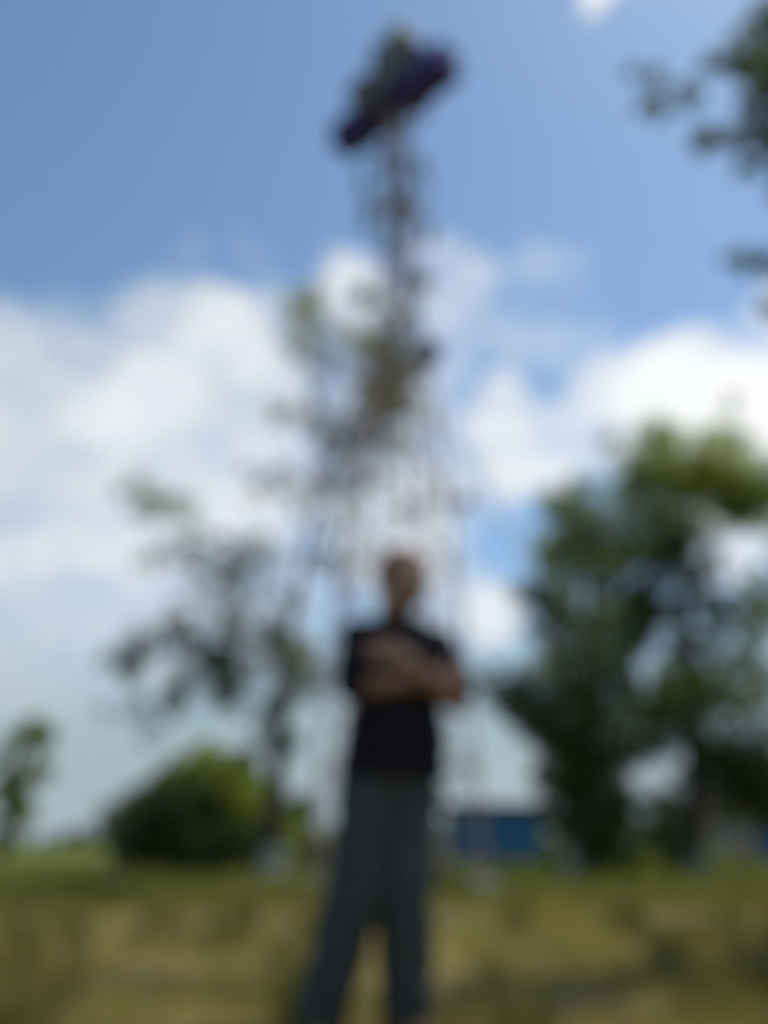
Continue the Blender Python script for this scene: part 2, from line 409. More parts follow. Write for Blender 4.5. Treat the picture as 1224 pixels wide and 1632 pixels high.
def tree(name, label, trunk, radii, clumps, mats, size, per_m3, seed, white=None, group=None, cat='tree', maxn=2500, twig=.012, limbs=True):
    """trunk: world points; clumps: (x,y,z,r,density,mat index)"""
    base = Vector(trunk[0]); root = empty(name, base, label, cat, group)
    T = [Vector(p) - base for p in trunk]
    r_ = random.Random(seed)
    # trunk, whitewashed foot as its own part
    pts, rr = [], []
    for i in range(len(T) - 1):
        for k in range(6):
            f = k / 6; p = T[i].lerp(T[i + 1], f); rr.append(radii[i] + (radii[i + 1] - radii[i]) * f)
            pts.append(p + Vector((r_.uniform(-1, 1), r_.uniform(-1, 1), 0)) * rr[-1] * .12)
    pts.append(T[-1]); rr.append(radii[-1]); rr[0] *= 1.35; rr[1] *= 1.08
    bm = bmesh.new(); tube(bm, pts, rr, 12); bm_obj('trunk', bm, M_bark, root, True)
    if white:
        bm = bmesh.new(); q, w = [], []
        for k in range(9):
            z = white * k / 8; j = 0
            while j < len(pts) - 2 and pts[j + 1].z < z: j += 1
            f = max(0, min(1, (z - pts[j].z) / max(1e-4, pts[j + 1].z - pts[j].z)))
            q.append(pts[j].lerp(pts[j + 1], f)); w.append(rr[j] + (rr[j + 1] - rr[j]) * f + .008)
        tube(bm, q, w, 12); bm_obj('whitewashed_foot', bm, M_white, root, True)
    cl = [(Vector(c[:3]) - base, c[3], c[4], c[5]) for c in clumps]
    if limbs:
        nodes = [(p, r) for p, r in zip(pts, rr) if p.z > T[-1].z * .16]
        for c, r, _, _ in sorted(cl, key=lambda c: (c[0] - T[-1] * .6).length):
            best = min(nodes, key=lambda nd: (nd[0] - c).length + (2.5 * max(0, nd[0].z - c.z + .15 * abs(c.x - nd[0].x))) - nd[1] * 1.5)
            p0, r0 = best; ln = (c - p0).length; rb = min(r0 * .75, max(twig, .012 * ln + .012))
            mid = p0.lerp(c, .5) + Vector((r_.uniform(-.1, .1), r_.uniform(-.1, .1), .12)) * ln
            br = [p0, p0.lerp(mid, .55) + Vector((0, 0, .03 * ln)), mid, mid.lerp(c, .6), c]
            rs = [rb, rb * .85, rb * .7, rb * .55, rb * .35]
            bm = bmesh.new(); tube(bm, br, rs, 6); nodes += list(zip(br[1:], rs[1:]))
            for _ in range(5):      # twigs into the clump
                e = c + Vector((r_.gauss(0, .55), r_.gauss(0, .55), r_.gauss(.15, .5))) * r
                tube(bm, [mid.lerp(c, .6), c.lerp(e, .5), e], [rb * .4, rb * .25, .003], 4)
            bm_obj('branch', bm, M_bark, root, True)
    me, mi = leaves(cl, size, per_m3, seed, maxn, 70)
    o = link('crown', me, mats, root); me.polygons.foreach_set('material_index', mi); o['kind'] = 'stuff'
    return root
def px_clumps(lst, Y, seed, dy=.5, k=1.0, out=.5):
    r_ = random.Random(seed); res = []
    for it in lst:
        u, v, r = it[:3]; d = it[3] if len(it) > 3 else 1.0; mt = it[4] if len(it) > 4 else 0
        yy = Y + r_.uniform(-1, 1) * dy; p = at(u, v, yy)
        depth = p.y * math.cos(PITCH) + (p.z - CAM_H) * math.sin(PITCH)
        res.append((p.x, p.y, p.z, r / FPX * depth * k, d, mt))
    return res

# tall sparse tree left of the man
Yt = 14.2
LT = [(208, 790, 30, .8, 1), (240, 805, 38, .9, 1), (292, 812, 30, .5, 1), (285, 862, 30, .6, 0), (312, 900, 40, .7, 0), (235, 908, 28, .5, 0), (335, 855, 22, .4, 0),
      (402, 888, 40, 1.5, 2), (395, 935, 34, .8, 0), (350, 945, 34, .9, 0), (385, 975, 36, 1, 0), (425, 1000, 34, .9, 0), (300, 950, 26, .5, 0),
      (196, 1055, 34, 1.5, 2), (232, 1024, 36, 1.3, 2), (275, 1008, 36, 1.1, 2), (318, 1005, 34, 1.1, 0), (325, 1062, 46, 2.2, 2), (368, 1082, 44, 2, 2), (345, 1040, 36, 1.4, 2), (292, 1098, 38, 1, 2),
      (275, 1132, 26, .8, 2), (192, 1140, 26, .8, 2), (238, 1165, 24, 1, 2), (245, 1128, 20, .6, 2), (352, 1115, 32, .8, 2), (385, 1050, 38, 1.1, 0), (405, 1120, 30, .8, 2),
      (452, 1035, 44, 1.2, 3), (488, 1052, 40, 1.3, 3), (462, 1095, 36, 1.0, 3), (500, 1110, 26, .4, 3), (438, 1160, 38, 1.4, 2), (452, 1120, 32, 1.2, 3), (420, 1190, 26, .7, 2), (478, 1180, 22, .5, 0),
      (478, 488, 34, 1.1, 1), (492, 528, 36, 1.1, 1), (468, 560, 28, .5, 1), (562, 552, 36, .9, 1), (592, 535, 28, .7, 1), (525, 596, 34, .8, 0), (508, 470, 20, .5, 1),
      (455, 645, 28, .5, 0), (482, 668, 34, .8, 0), (528, 688, 34, 1.1, 0), (548, 722, 34, 1.2, 0), (512, 768, 36, .9, 0), (425, 760, 32, .7, 0), (395, 788, 24, .4, 0), (585, 768, 28, .6, 0), (462, 795, 24, .5, 0),
      (618, 545, 30, 1.3, 3), (622, 590, 34, 1.6, 3), (614, 636, 34, 1.5, 3), (622, 682, 26, 1.0, 3), (655, 600, 22, .5, 0), (628, 500, 26, 1.2, 3), (605, 610, 30, 2, 3), (640, 640, 28, 2, 3), (612, 570, 34, 2.2, 3), (618, 655, 32, 2, 3), (590, 720, 28, 1, 3), (622, 705, 24, 1, 3), (600, 680, 26, .8, 0), (570, 620, 28, .7, 0),
      (532, 888, 26, .5, 0), (495, 900, 26, .5, 0), (470, 960, 26, .7, 0), (440, 940, 24, .6, 0), (520, 840, 22, .3, 0)]
trunk = [at(432, 1416, Yt), at(438, 1300, Yt), at(446, 1150, Yt + .1), at(462, 1000, Yt + .1), at(490, 860, Yt), at(528, 740, Yt), at(600, 570, Yt)]
trunk[0].z = -.03
tree('poplar_tree', 'tall thin-crowned tree with leaning whitewashed trunk left of the man', trunk, [.19, .17, .14, .085, .05, .035, .015],
     px_clumps(LT, Yt, 3, .75, 1.25), [LM['grey'], LM['light'], LM['mixed'], LM['olive']], .09, 560, 21, white=.62, maxn=620)

# two broad trees on the right; lighter leaf colours paint their sunlit tops
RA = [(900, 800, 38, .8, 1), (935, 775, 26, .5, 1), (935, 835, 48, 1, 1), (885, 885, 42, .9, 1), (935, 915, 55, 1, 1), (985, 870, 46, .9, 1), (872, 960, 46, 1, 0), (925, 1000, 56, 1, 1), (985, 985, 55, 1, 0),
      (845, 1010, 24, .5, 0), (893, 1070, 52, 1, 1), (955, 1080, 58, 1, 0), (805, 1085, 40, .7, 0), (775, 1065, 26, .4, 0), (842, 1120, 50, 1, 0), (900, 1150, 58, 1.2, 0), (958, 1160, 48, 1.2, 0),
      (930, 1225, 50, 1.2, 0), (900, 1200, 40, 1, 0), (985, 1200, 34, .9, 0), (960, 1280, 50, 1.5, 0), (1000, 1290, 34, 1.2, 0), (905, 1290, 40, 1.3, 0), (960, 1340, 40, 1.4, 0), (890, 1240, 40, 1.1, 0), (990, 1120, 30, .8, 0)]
Ya = 15.2
trunk = [at(917, 1424, Ya), at(925, 1330, Ya), at(935, 1200, Ya), at(940, 1050, Ya), at(945, 900, Ya), at(940, 800, Ya)]; trunk[0].z = -.03
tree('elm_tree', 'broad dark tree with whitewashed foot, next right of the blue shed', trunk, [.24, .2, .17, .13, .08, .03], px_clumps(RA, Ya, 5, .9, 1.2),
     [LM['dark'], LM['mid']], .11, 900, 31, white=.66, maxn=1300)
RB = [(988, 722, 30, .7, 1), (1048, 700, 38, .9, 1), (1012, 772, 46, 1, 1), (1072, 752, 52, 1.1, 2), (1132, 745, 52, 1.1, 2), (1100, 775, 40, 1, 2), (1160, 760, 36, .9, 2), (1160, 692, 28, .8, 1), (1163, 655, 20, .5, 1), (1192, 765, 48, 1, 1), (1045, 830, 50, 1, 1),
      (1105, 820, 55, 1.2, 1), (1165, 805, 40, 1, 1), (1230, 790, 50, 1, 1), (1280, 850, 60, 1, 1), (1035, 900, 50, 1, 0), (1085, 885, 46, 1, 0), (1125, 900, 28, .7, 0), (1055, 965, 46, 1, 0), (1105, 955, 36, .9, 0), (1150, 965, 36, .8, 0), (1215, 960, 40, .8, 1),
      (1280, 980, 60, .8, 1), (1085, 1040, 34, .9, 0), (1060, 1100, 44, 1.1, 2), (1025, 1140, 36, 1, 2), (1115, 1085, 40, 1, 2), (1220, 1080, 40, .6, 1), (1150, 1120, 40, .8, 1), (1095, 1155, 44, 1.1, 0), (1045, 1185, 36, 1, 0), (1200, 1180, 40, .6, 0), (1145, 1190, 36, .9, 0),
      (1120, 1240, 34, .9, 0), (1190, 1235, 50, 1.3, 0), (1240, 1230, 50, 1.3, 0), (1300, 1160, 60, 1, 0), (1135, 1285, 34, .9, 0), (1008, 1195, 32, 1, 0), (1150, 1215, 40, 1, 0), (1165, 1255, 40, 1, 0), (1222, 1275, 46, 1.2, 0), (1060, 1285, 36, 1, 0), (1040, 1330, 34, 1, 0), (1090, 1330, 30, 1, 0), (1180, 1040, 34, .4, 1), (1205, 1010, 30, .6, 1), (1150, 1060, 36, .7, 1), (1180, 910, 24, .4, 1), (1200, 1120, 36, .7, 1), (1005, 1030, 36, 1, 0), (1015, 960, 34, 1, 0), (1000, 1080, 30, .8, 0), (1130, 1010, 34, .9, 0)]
Yb = 16.6
trunk = [at(1110, 1413, Yb), at(1108, 1330, Yb), at(1104, 1200, Yb), at(1098, 1050, Yb), at(1096, 900, Yb), at(1100, 780, Yb)]; trunk[0].z = -.03
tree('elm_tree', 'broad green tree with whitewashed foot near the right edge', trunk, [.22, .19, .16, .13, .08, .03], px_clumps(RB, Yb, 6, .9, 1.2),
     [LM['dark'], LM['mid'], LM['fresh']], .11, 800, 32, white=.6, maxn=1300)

# overhanging branches of a near tree whose trunk stands outside the frame on the right
OV = [(1200, 62, 40, 1.2, 0), (1235, 90, 40, 1.2, 0), (1158, 110, 30, 1.1, 0), (1170, 130, 22, .7, 0), (1075, 135, 28, .5, 1), (1030, 120, 24, .35, 1), (1045, 170, 20, .3, 1), (1110, 130, 18, .3, 1), (1160, 198, 30, .6, 1), (1118, 222, 24, .5, 1), (1200, 190, 30, .8, 1), (1225, 235, 34, 1.2, 0),
      (1260, 180, 50, 1, 0), (1180, 418, 24, .5, 1), (1222, 410, 26, .9, 1), (1232, 505, 28, .8, 0), (1290, 430, 50, 1, 0), (1290, 280, 45, .8, 0), (1340, 520, 60, 1, 0), (1400, 300, 90, 1, 0), (1420, 100, 90, 1, 0)]
Yo = 7.2
trunk = [Vector((5.6, Yo, -.03)), Vector((5.5, Yo, 1.5)), Vector((5.3, Yo, 3.2)), Vector((5.2, Yo, 5)), Vector((4.9, Yo, 7.6))]
tree('walnut_tree', 'near tree reaching its dark leafy branch tips into the upper right corner', trunk, [.24, .2, .17, .13, .05], px_clumps(OV, Yo, 8, .5, 1.4),
     [LM['mixed'], LM['grey']], .11, 900, 33, white=.7, maxn=500)

# bushes
def bush(name, label, u, vb, w, h, Y, mats, seed, n=26, size=.11, cat='bush', dens=1500, group=None, hi=1):
    r_ = random.Random(seed); b = at(u, vb, Y); b.z = 0
    depth = b.y * math.cos(PITCH) + 1; W_, H_ = w / FPX * depth, h / FPX * depth
    cl = []
    for _ in range(n):
        a = r_.uniform(0, 2 * math.pi); e = r_.uniform(0, 1); q = math.sqrt(1 - e * e * .9)
        k = r_.uniform(.5, .92)
        cl.append((b.x + W_ / 2 * q * math.cos(a) * k, b.y + W_ / 2 * q * math.sin(a) * k, max(.25 * H_, H_ * e * .86), min(W_, H_) * r_.uniform(.15, .28), 1, (r_.choice((1, 2)) if len(mats) == 3 else hi) if math.cos(a) * .7 + e > .55 and r_.random() < .75 else 0))  # lighter leaf material on right and top clumps paints the sunlit side
    stem = [b + Vector((0, 0, -.02)), b + Vector((.02, 0, H_ * .3)), b + Vector((0, 0, H_ * .6))]
    return tree(name, label, stem, [.07, .05, .02], cl, mats, size, dens, seed, cat=cat, maxn=900, group=group)
bush('round_bush', 'round dense bush behind the whitewashed trunk, its sunlit right side painted in yellow-green leaves', 318, 1396, 250, 185, 18.5, [LM['dark'], LM['mid'], LM['fresh']], 41, 70, .12, dens=1500)
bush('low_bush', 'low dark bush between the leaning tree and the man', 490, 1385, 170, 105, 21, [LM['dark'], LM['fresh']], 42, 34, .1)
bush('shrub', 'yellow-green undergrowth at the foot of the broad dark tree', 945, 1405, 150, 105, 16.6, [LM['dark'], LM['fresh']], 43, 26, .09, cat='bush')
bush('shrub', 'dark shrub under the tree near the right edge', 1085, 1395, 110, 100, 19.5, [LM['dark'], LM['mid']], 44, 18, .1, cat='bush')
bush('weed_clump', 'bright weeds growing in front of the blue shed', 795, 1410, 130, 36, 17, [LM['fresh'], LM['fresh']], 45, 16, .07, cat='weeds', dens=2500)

# far trees on the horizon
def far_tree(label, u, vb, vt, w, Y, seed, m, n=16):
    r_ = random.Random(seed); b = at(u, vb, Y); b.z = 0; t = at(u, vt, Y); H_ = t.z; W_ = w / FPX * Y * .95
    cl = [(b.x + r_.uniform(-.36, .36) * W_ * (1 - .5 * abs(q - .5)), b.y + r_.uniform(-.3, .3) * W_, H_ * (.22 + .64 * q), min(W_, H_) * r_.uniform(.16, .22), 1, 0) for q in [(i + .5) / n for i in range(n)]]
    tree('far_tree', label, [b, b + Vector((.1, 0, H_ * .4)), b + Vector((0, 0, H_ * .8))], [H_ * .035, H_ * .025, H_ * .01], cl, [m], .36, 60, seed, maxn=420, twig=.03)
far_tree('green tree cut by the left edge of the field', 2, 1350, 1120, 118, 46, 51, LM['mid'], 22)  # paler leaf material stands in for distance haze
far_tree('small rounded tree on the skyline left of the round bush', 138, 1350, 1318, 46, 80, 52, LM['dark'], 8)
far_tree('low tree on the skyline between the left edge and the small rounded tree', 85, 1350, 1330, 60, 95, 53, LM['dark'], 8)
far_tree('far tree standing between the man and the blue shed', 712, 1350, 1240, 60, 60, 54, LM['mid'], 12)
# continuous shelter belt at the horizon
g = np.random.default_rng(5); cl = []
for i in range(150):
    x = -150 + 300 * i / 149 + g.uniform(-1, 1); cl.append((Vector((x, 150 + g.uniform(-3, 3), g.uniform(.6, 1.6))), g.uniform(1.0, 1.7), 1, 0))
me, mi = leaves(cl, .8, 25, 9, 160, 90)
tag(link('shelter_belt', me, [LM['dark']]), 'low dark belt of far-off trees along the horizon', 'tree belt', kind='stuff')

# ------------------------------------------------------------------ blue shed
M_blue = mat('blue_paint', (.018, .12, .26), .5, (3, (.028, .14, .29)), bump=.15)
M_blued = mat('blue_paint_dark', (.012, .05, .12), .5)
M_roof = mat('shed_roof', (.09, .10, .12), .7, (5, (.14, .12, .11)))
M_steel = mat('steel', (.22, .23, .25), .55, (8, (.30, .29, .28)), metal=.3)
Ys = 30
p0, p1 = at(722, 1380, Ys), at(868, 1380, Ys); W_ = p1.x - p0.x; H_ = at(800, 1284, Ys).z
root = empty('blue_shed', (p0.x, Ys, 0), 'blue sheet-metal shed with flat dark roof, behind the man', 'shed')
bm = bmesh.new(); box(bm, W_ / 2, 1.5, H_ / 2, W_ - .06, 2.9, H_ - .04); bm_obj('wall', bm, M_blued, root)
np_ = 7; pw = W_ / np_
bm = bmesh.new()
q = 8; V = []
for k in range(q + 1):
    V.append((pw * k / q * .985, (-.045 if (k % 2) else -.02)))
vs = [[bm.verts.new((x, y, z)) for x, y in V] for z in (.08, H_ - .06)]
vb = [[bm.verts.new((x, 0.0, z)) for x, y in V] for z in (.08, H_ - .06)]
for k in range(q):
    bm.faces.new((vs[0][k], vs[0][k + 1], vs[1][k + 1], vs[1][k])); bm.faces.new((vb[0][k + 1], vb[0][k], vb[1][k], vb[1][k + 1]))
    bm.faces.new((vs[1][k], vs[1][k + 1], vb[1][k + 1], vb[1][k])); bm.faces.new((vs[0][k + 1], vs[0][k], vb[0][k], vb[0][k + 1]))
for e in (0, q):
    bm.faces.new((vs[0][e], vs[1][e], vb[1][e], vb[0][e]))
pan = bm_obj('panel', bm, M_blue, root, loc=(0, .04, 0))
for i in range(1, np_):
    c = pan.copy(); C.objects.link(c); c.parent = root; c.location = (pw * i, .04 + (.008 if i % 3 == 1 else 0), 0)
bm = bmesh.new(); box(bm, W_ / 2, 1.45, H_ + .03, W_ + .3, 3.4, .1, bevel=.01); bm_obj('roof', bm, M_roof, root)
bm = bmesh.new(); box(bm, W_ / 2, 1.45, -.0, W_ + .1, 3.05, .16); bm_obj('plinth', bm, M_steel, root)

# ------------------------------------------------------------------ tan house on the right
M_tan = mat('tan_plaster', (.34, .26, .18), .95, (2.5, (.26, .20, .145)), bump=.3)
M_slate = mat('house_roof', (.12, .105, .10), .9, (4, (.18, .16, .15)))
M_frame = mat('window_frame', (.55, .56, .55), .6); M_glass = mat('glass', (.02, .03, .04), .08, spec=.6)
Yh = 31
a, b = at(1136, 1380, Yh), at(1330, 1380, Yh); W_ = b.x - a.x; H_ = at(1180, 1288, Yh).z
root = empty('village_house', (a.x, Yh, 0), 'low tan plastered house half hidden behind the right-hand tree', 'house')
bm = bmesh.new(); box(bm, W_ / 2, 2.5, H_ / 2, W_, 5, H_); bm_obj('wall', bm, M_tan, root)
bm = bmesh.new()
v = [bm.verts.new(p) for p in ((-.3, -.35, H_), (W_ + .3, -.35, H_), (W_ + .3, 5.35, H_), (-.3, 5.35, H_), (-.3, 2.5, H_ + .7), (W_ + .3, 2.5, H_ + .7))]
for f in ((0, 1, 5, 4), (2, 3, 4, 5), (0, 4, 3), (1, 2, 5), (0, 3, 2, 1)): bm.faces.new([v[i] for i in f])
bm_obj('roof', bm, M_slate, root)
bm = bmesh.new(); box(bm, W_ * .52, -.04, H_ * .47, .95, .1, 1.55, bevel=.01); d_ = bm_obj('door', bm, M_blue, root)
bm = bmesh.new(); box(bm, W_ * .52 + .36, -.11, H_ * .45, .03, .05, .14); bm_obj('handle', bm, M_steel, d_)
for xx in (.17, .75):
    bm = bmesh.new(); cx, cz, w2, h2 = W_ * xx, H_ * .56, .8, .8
    for (dx, dz, sx, sz) in ((-w2 / 2, 0, .07, h2 + .07), (w2 / 2, 0, .07, h2 + .07), (0, h2 / 2, w2 - .07, .07), (0, -h2 / 2, w2 - .07, .07), (0, 0, .05, h2 - .07)):
        box(bm, cx + dx, -.03, cz + dz, sx, .08, sz)
    f = bm_obj('window', bm, M_frame, root)
    bm = bmesh.new(); box(bm, cx, -.008, cz, w2 - .07, .02, h2 - .07); bm_obj('pane', bm, M_glass, f)

# ------------------------------------------------------------------ lattice mast behind the man
M_red = mat('faded_red_paint', (.34, .20, .19), .7, (5, (.42, .33, .31)))
M_galv = mat('galvanised_steel', (.20, .19, .20), .55, (6, (.27, .25, .24)), metal=.35)
M_navy = mat('navy_paint', (.035, .03, .19), .9, (3, (.055, .03, .15)))
M_ochre = mat('ochre_paint', (.42, .36, .20), .6, (6, (.30, .27, .18)))
M_ant = mat('antenna_shell', (.07, .085, .10), .7, (4, (.10, .105, .10)))
M_purple = mat('dull_purple_paint', (.07, .05, .10), .6)
M_conc = mat('concrete', (.32, .31, .29), .95, (7, (.24, .23, .21)), bump=.3)
Ym = 13.0; xm = at(622, 1428, Ym).x
mast = empty('lattice_mast', (xm, Ym, 0), 'tall grey lattice mast with navy cross-platform, rising behind the man', 'mast')
TOPZ = 15.6
def hw(z):                                     # half width of the mast at height z
    return 1.16 - .062 * z if z < 6 else (.788 - .112 * (z - 6) if z < 11 else .228 - .012 * (z - 11))
yaw = R(38); cr, sr = math.cos(yaw), math.sin(yaw)
def corner(i, z):
    w = hw(z); sx, sy = ((-1, -1), (1, -1), (1, 1), (-1, 1))[i]
    x, y = sx * w * .92, sy * w * .92
    # lean of the real mast: its head stands a hand to the right of the foot
    return Vector((x * math.cos(.25) - y * math.sin(.25) + .012 * z, x * math.sin(.25) + y * math.cos(.25), z))
lv = [0, 1.7, 3.3, 4.8, 6.2, 7.5, 8.7, 9.8, 10.8, 11.7, 12.6, 13.5, 14.4, TOPZ]
for i in range(4):
    bm = bmesh.new()
    for z0, z1 in zip(lv, lv[1:]): lbar(bm, corner(i, z0), corner(i, z1), .062 if z0 < 8 else .055)
    bm_obj('leg', bm, M_red, mast)
    bm = bmesh.new(); p = corner(i, 0); box(bm, p.x, p.y, .05, .42, .42, .3, bevel=.03); bm_obj('footing', bm, M_conc, mast)
for li, (z0, z1) in enumerate(zip(lv, lv[1:])):
    w = .030 if z0 < 8 else .030; mm = M_red if z0 < 8 else M_galv
    for i in range(4):
        j = (i + 1) % 4
        bm = bmesh.new(); lbar(bm, corner(i, z1), corner(j, z1), w); bm_obj('horizontal_bar', bm, mm, mast)
        for (p, q) in ((corner(i, z0), corner(j, z1)), (corner(j, z0), corner(i, z1))):
            bm = bmesh.new(); off = (Vector((p.x + q.x, p.y + q.y, 0)).normalized()) * (.0 if p is q else (.012 if q.x > p.x else -.012))
            lbar(bm, p + off, q + off, w); bm_obj('diagonal_bar', bm, mm, mast)
    if z1 < 9:      # gusset plates where the bars meet
        for i in range(4):
            p = corner(i, z1); bm = bmesh.new(); box(bm, p.x, p.y, p.z, .11, .02, .14, Matrix.Rotation(.25, 3, 'Z')); bm_obj('gusset_plate', bm, M_red, mast)
# ladder up one face
bm = bmesh.new()
for s in (-.2, .2):
    tube(bm, [(s + .0, -hw(0) * .93 - .05, .3), (s + .07, -hw(6) * .93 - .05, 6), (s * .6 + .13, -hw(11) - .05, 11), (s * .6 + .17, -hw(14.6) - .05, 14.6)], .015, 6)
bm_obj('ladder_rail', bm, M_red, mast)
bm = bmesh.new()
for k in range(48):
    z = .5 + .3 * k; k2 = 1 if z < 6 else (.6 if z > 11 else 1 - .4 * (z - 6) / 5)
    x = .012 * z; y = -hw(z) * (.93 if z < 6 else .97) - .05
    tube(bm, [(x - .2 * k2, y, z), (x + .2 * k2, y, z)], .011, 5)
o = bm_obj('ladder_rungs', bm, M_galv, mast); o['kind'] = 'stuff'
# navy cross-platform (long, oblique, seen from below)
A = Vector((-.98 - xm, 14.07 - Ym, 15.1)); B = Vector((1.36 - xm, 11.94 - Ym, 15.1)); d = (B - A).normalized(); ln = (B - A).length
Rm = Matrix((d, Vector((-d.y, d.x, 0)), Vector((0, 0, 1)))).transposed(); mid = (A + B) / 2
s = Vector((-d.y, d.x, 0))
bm = bmesh.new(); box(bm, *mid, ln, .6, .07, Rm, bevel=.01); pl = bm_obj('platform', bm, M_navy, mast)
n = 6
for side_ in (-1, 1):
    for k in range(n):
        c = mid + d * (ln * ((k + .5) / n - .5)) + s * side_ * .312 + Vector((0, 0, .30))
        bm = bmesh.new(); box(bm, *c, ln / n - .02, .02, .62, Rm); bm_obj('platform_board', bm, M_navy, mast)
for e in (-1, 1):
    c = mid + d * e * (ln / 2 + .012) + Vector((0, 0, .30)); bm = bmesh.new(); box(bm, *c, .02, .60, .62, Rm); bm_obj('end_board', bm, M_navy, mast)
    for side_ in (-1, 1):
        bm = bmesh.new(); tube(bm, [mid + d * e * 1.1 + s * side_ * .2 + Vector((0, 0, -.04)), mid + d * e * .15 + s * side_ * .12 + Vector((0, 0, -1.0))], .03, 6); bm_obj('strut', bm, M_ant, mast)
# mast head: cage of upright antennas round a core
hx, hy = at(636, 110, Ym).x - xm, 0.0
bm = bmesh.new(); tube(bm, [(hx - .02, 0, 15.2), (hx, 0, 17.1)], [.16, .13], 12); bm_obj('head_pole', bm, M_ant, mast)
for k in range(6):
    a = 2 * math.pi * k / 6 + .3; r = .52; c = Vector((hx + r * math.cos(a), r * math.sin(a), 16.1 + .12 * math.sin(k * 2.3)))
    bm = bmesh.new(); box(bm, *c, .18, .42, 1.35, Matrix.Rotation(a, 3, 'Z'), bevel=.03); an = bm_obj('panel_antenna', bm, M_ant, mast)
    bm = bmesh.new()
    for z in (-.4, .4): tube(bm, [(hx + .1 * math.cos(a), .1 * math.sin(a), c.z + z), c + Vector((0, 0, z))], .025, 6)
    bm_obj('bracket', bm, M_galv, an)
def drum(cx, cy, cz, r, dep, face, m, name='drum_antenna'):
    bm = bmesh.new(); f = Vector(face).normalized(); c = Vector((cx, cy, cz))
    tube(bm, [c - f * dep / 2, c - f * dep * .3, c + f * dep * .4, c + f * dep * .5], [r * .7, r, r, r * .93], 20)
    o = bm_obj(name, bm, m, mast)
    ax = Vector((.012 * cz, 0, cz)); bm = bmesh.new(); tube(bm, [c - f * dep * .3, ax], .025, 6); bm_obj('bracket', bm, M_galv, o)
p = at(655, 92, Ym - .7); drum(p.x - xm, -.7, p.z, .36, .3, (.3, -1, -.1), M_ant)
p = at(585, 148, Ym - .2); drum(p.x - xm, -.2, p.z, .42, .3, (-.4, -1, -.1), M_ant)
bm = bmesh.new(); tube(bm, [(hx + .03, 0, 17.05), (hx + .03, 0, 17.3), (hx + .03, 0, 17.55), (hx + .03, 0, 17.75)], [.30, .34, .26, .08], 14); bm_obj('cap', bm, M_ochre, mast)
# two ring tiers below the platform
K = 28
for (v_, rr, ph) in ((300, .70, .2), (362, .66, .6)):
 zc = at(632, v_, Ym).z; xc = at(632, v_, Ym).x - xm; bm = bmesh.new()
 tube(bm, [(xc + rr * math.cos(2 * math.pi * k / K), rr * math.sin(2 * math.pi * k / K), zc) for k in range(K + 1)], .03, 6, cap=False); ring = bm_obj('ring', bm, M_galv, mast)
 for k in range(8):
     a = 2 * math.pi * k / 8 + ph
     bm = bmesh.new(); tube(bm, [(xc + .15 * math.cos(a), .15 * math.sin(a), zc - .02), (xc + rr * math.cos(a), rr * math.sin(a), zc)], .02, 6); bm_obj('ring_spoke', bm, M_galv, mast)
 for a in ((-1.9, -.9, 1.0, 2.4, 3.4) if v_ == 300 else (-2.6, -1.5, .3)):
     bm = bmesh.new(); box(bm, xc + (rr + .03) * math.cos(a), (rr + .03) * math.sin(a), zc + .0, .10, .22, .5, Matrix.Rotation(a, 3, 'Z'), bevel=.02); bm_obj('panel_antenna', bm, M_ochre if a == 1.0 else M_ant, mast)
# single drums on short arms lower down
for (u, v, r, m) in ((576, 472, .2, M_ant), (672, 448, .2, M_galv), (683, 562, .25, M_purple), (741, 800, .14, M_galv), (528, 890, .15, M_galv)):
    p = at(u, v, Ym - .25); drum(p.x - xm, -.25, p.z, r, r * .9, (.3 if u > 620 else -.3, -1, 0), m)
# guy cables
M_cable = mat('cable', (.12, .12, .13), .6)
for (ex, ey, z) in ((5.2, 1.6, 9.8), (-4.8, 2.4, 9.8), (.8, 6.6, 9.8)):
    top = Vector((.012 * z, 0, z)); e = Vector((ex, ey, .18))
    pts = [top.lerp(e, f) + Vector((0, 0, -.25 * math.sin(math.pi * f))) for f in [k / 10 for k in range(11)]]
    bm = bmesh.new(); tube(bm, pts, .014, 6); gw = bm_obj('guy_cable', bm, M_cable, mast)
    bm = bmesh.new(); box(bm, ex, ey, .06, .4, .4, .24, bevel=.03); bm_obj('anchor_block', bm, M_conc, gw)

# ------------------------------------------------------------------ the man
M_skin = mat('skin', (.25, .14, .105), .5, (20, (.20, .11, .08)), spec=.35)
M_shirt = mat('black_cotton', (.008, .008, .011), .9, (30, (.013, .012, .016)), bump=.3, spec=.1)
M_trous = mat('dark_grey_denim', (.040, .050, .055), .9, (12, (.055, .064, .068)), bump=.3, spec=.1)
M_hair = mat('reddish_brown_hair', (.20, .095, .045), .7, (60, (.11, .05, .025)), bump=.5)
M_shoe = mat('shoe_leather', (.03, .018, .018), .5); M_sole = mat('shoe_sole', (.12, .11, .10), .8); M_belt = mat('belt', (.02, .015, .012), .5)
M_eye = mat('eye_white', (.6, .58, .55), .3); M_iris = mat('iris', (.04, .03, .02), .2); M_lip = mat('lips', (.30, .12, .10), .5)
MX, MY = .03, 3.22
MROT = R(12)
man = empty('person', (MX, MY, 0), 'man in black t-shirt and dark grey trousers standing with folded arms', 'person')
man.rotation_euler.z = MROT
V3 = lambda x, y, z: Vector((x - MX, y, z))
sh = {-1: V3(-.105, .01, 1.405), 1: V3(.222, .01, 1.385)}
neck0, neck1 = V3(.045, .01, 1.44), V3(.045, -.005, 1.54)
hip = {-1: V3(-.065, .0, .93), 1: V3(.10, .0, .93)}
knee = {-1: V3(-.115, -.04, .50), 1: V3(.068, -.03, .50)}
ank = {-1: V3(-.225, .03, .09), 1: V3(.085, .03, .09)}
elb = {-1: V3(-.140, -.07, 1.195), 1: V3(.285, -.08, 1.135)}
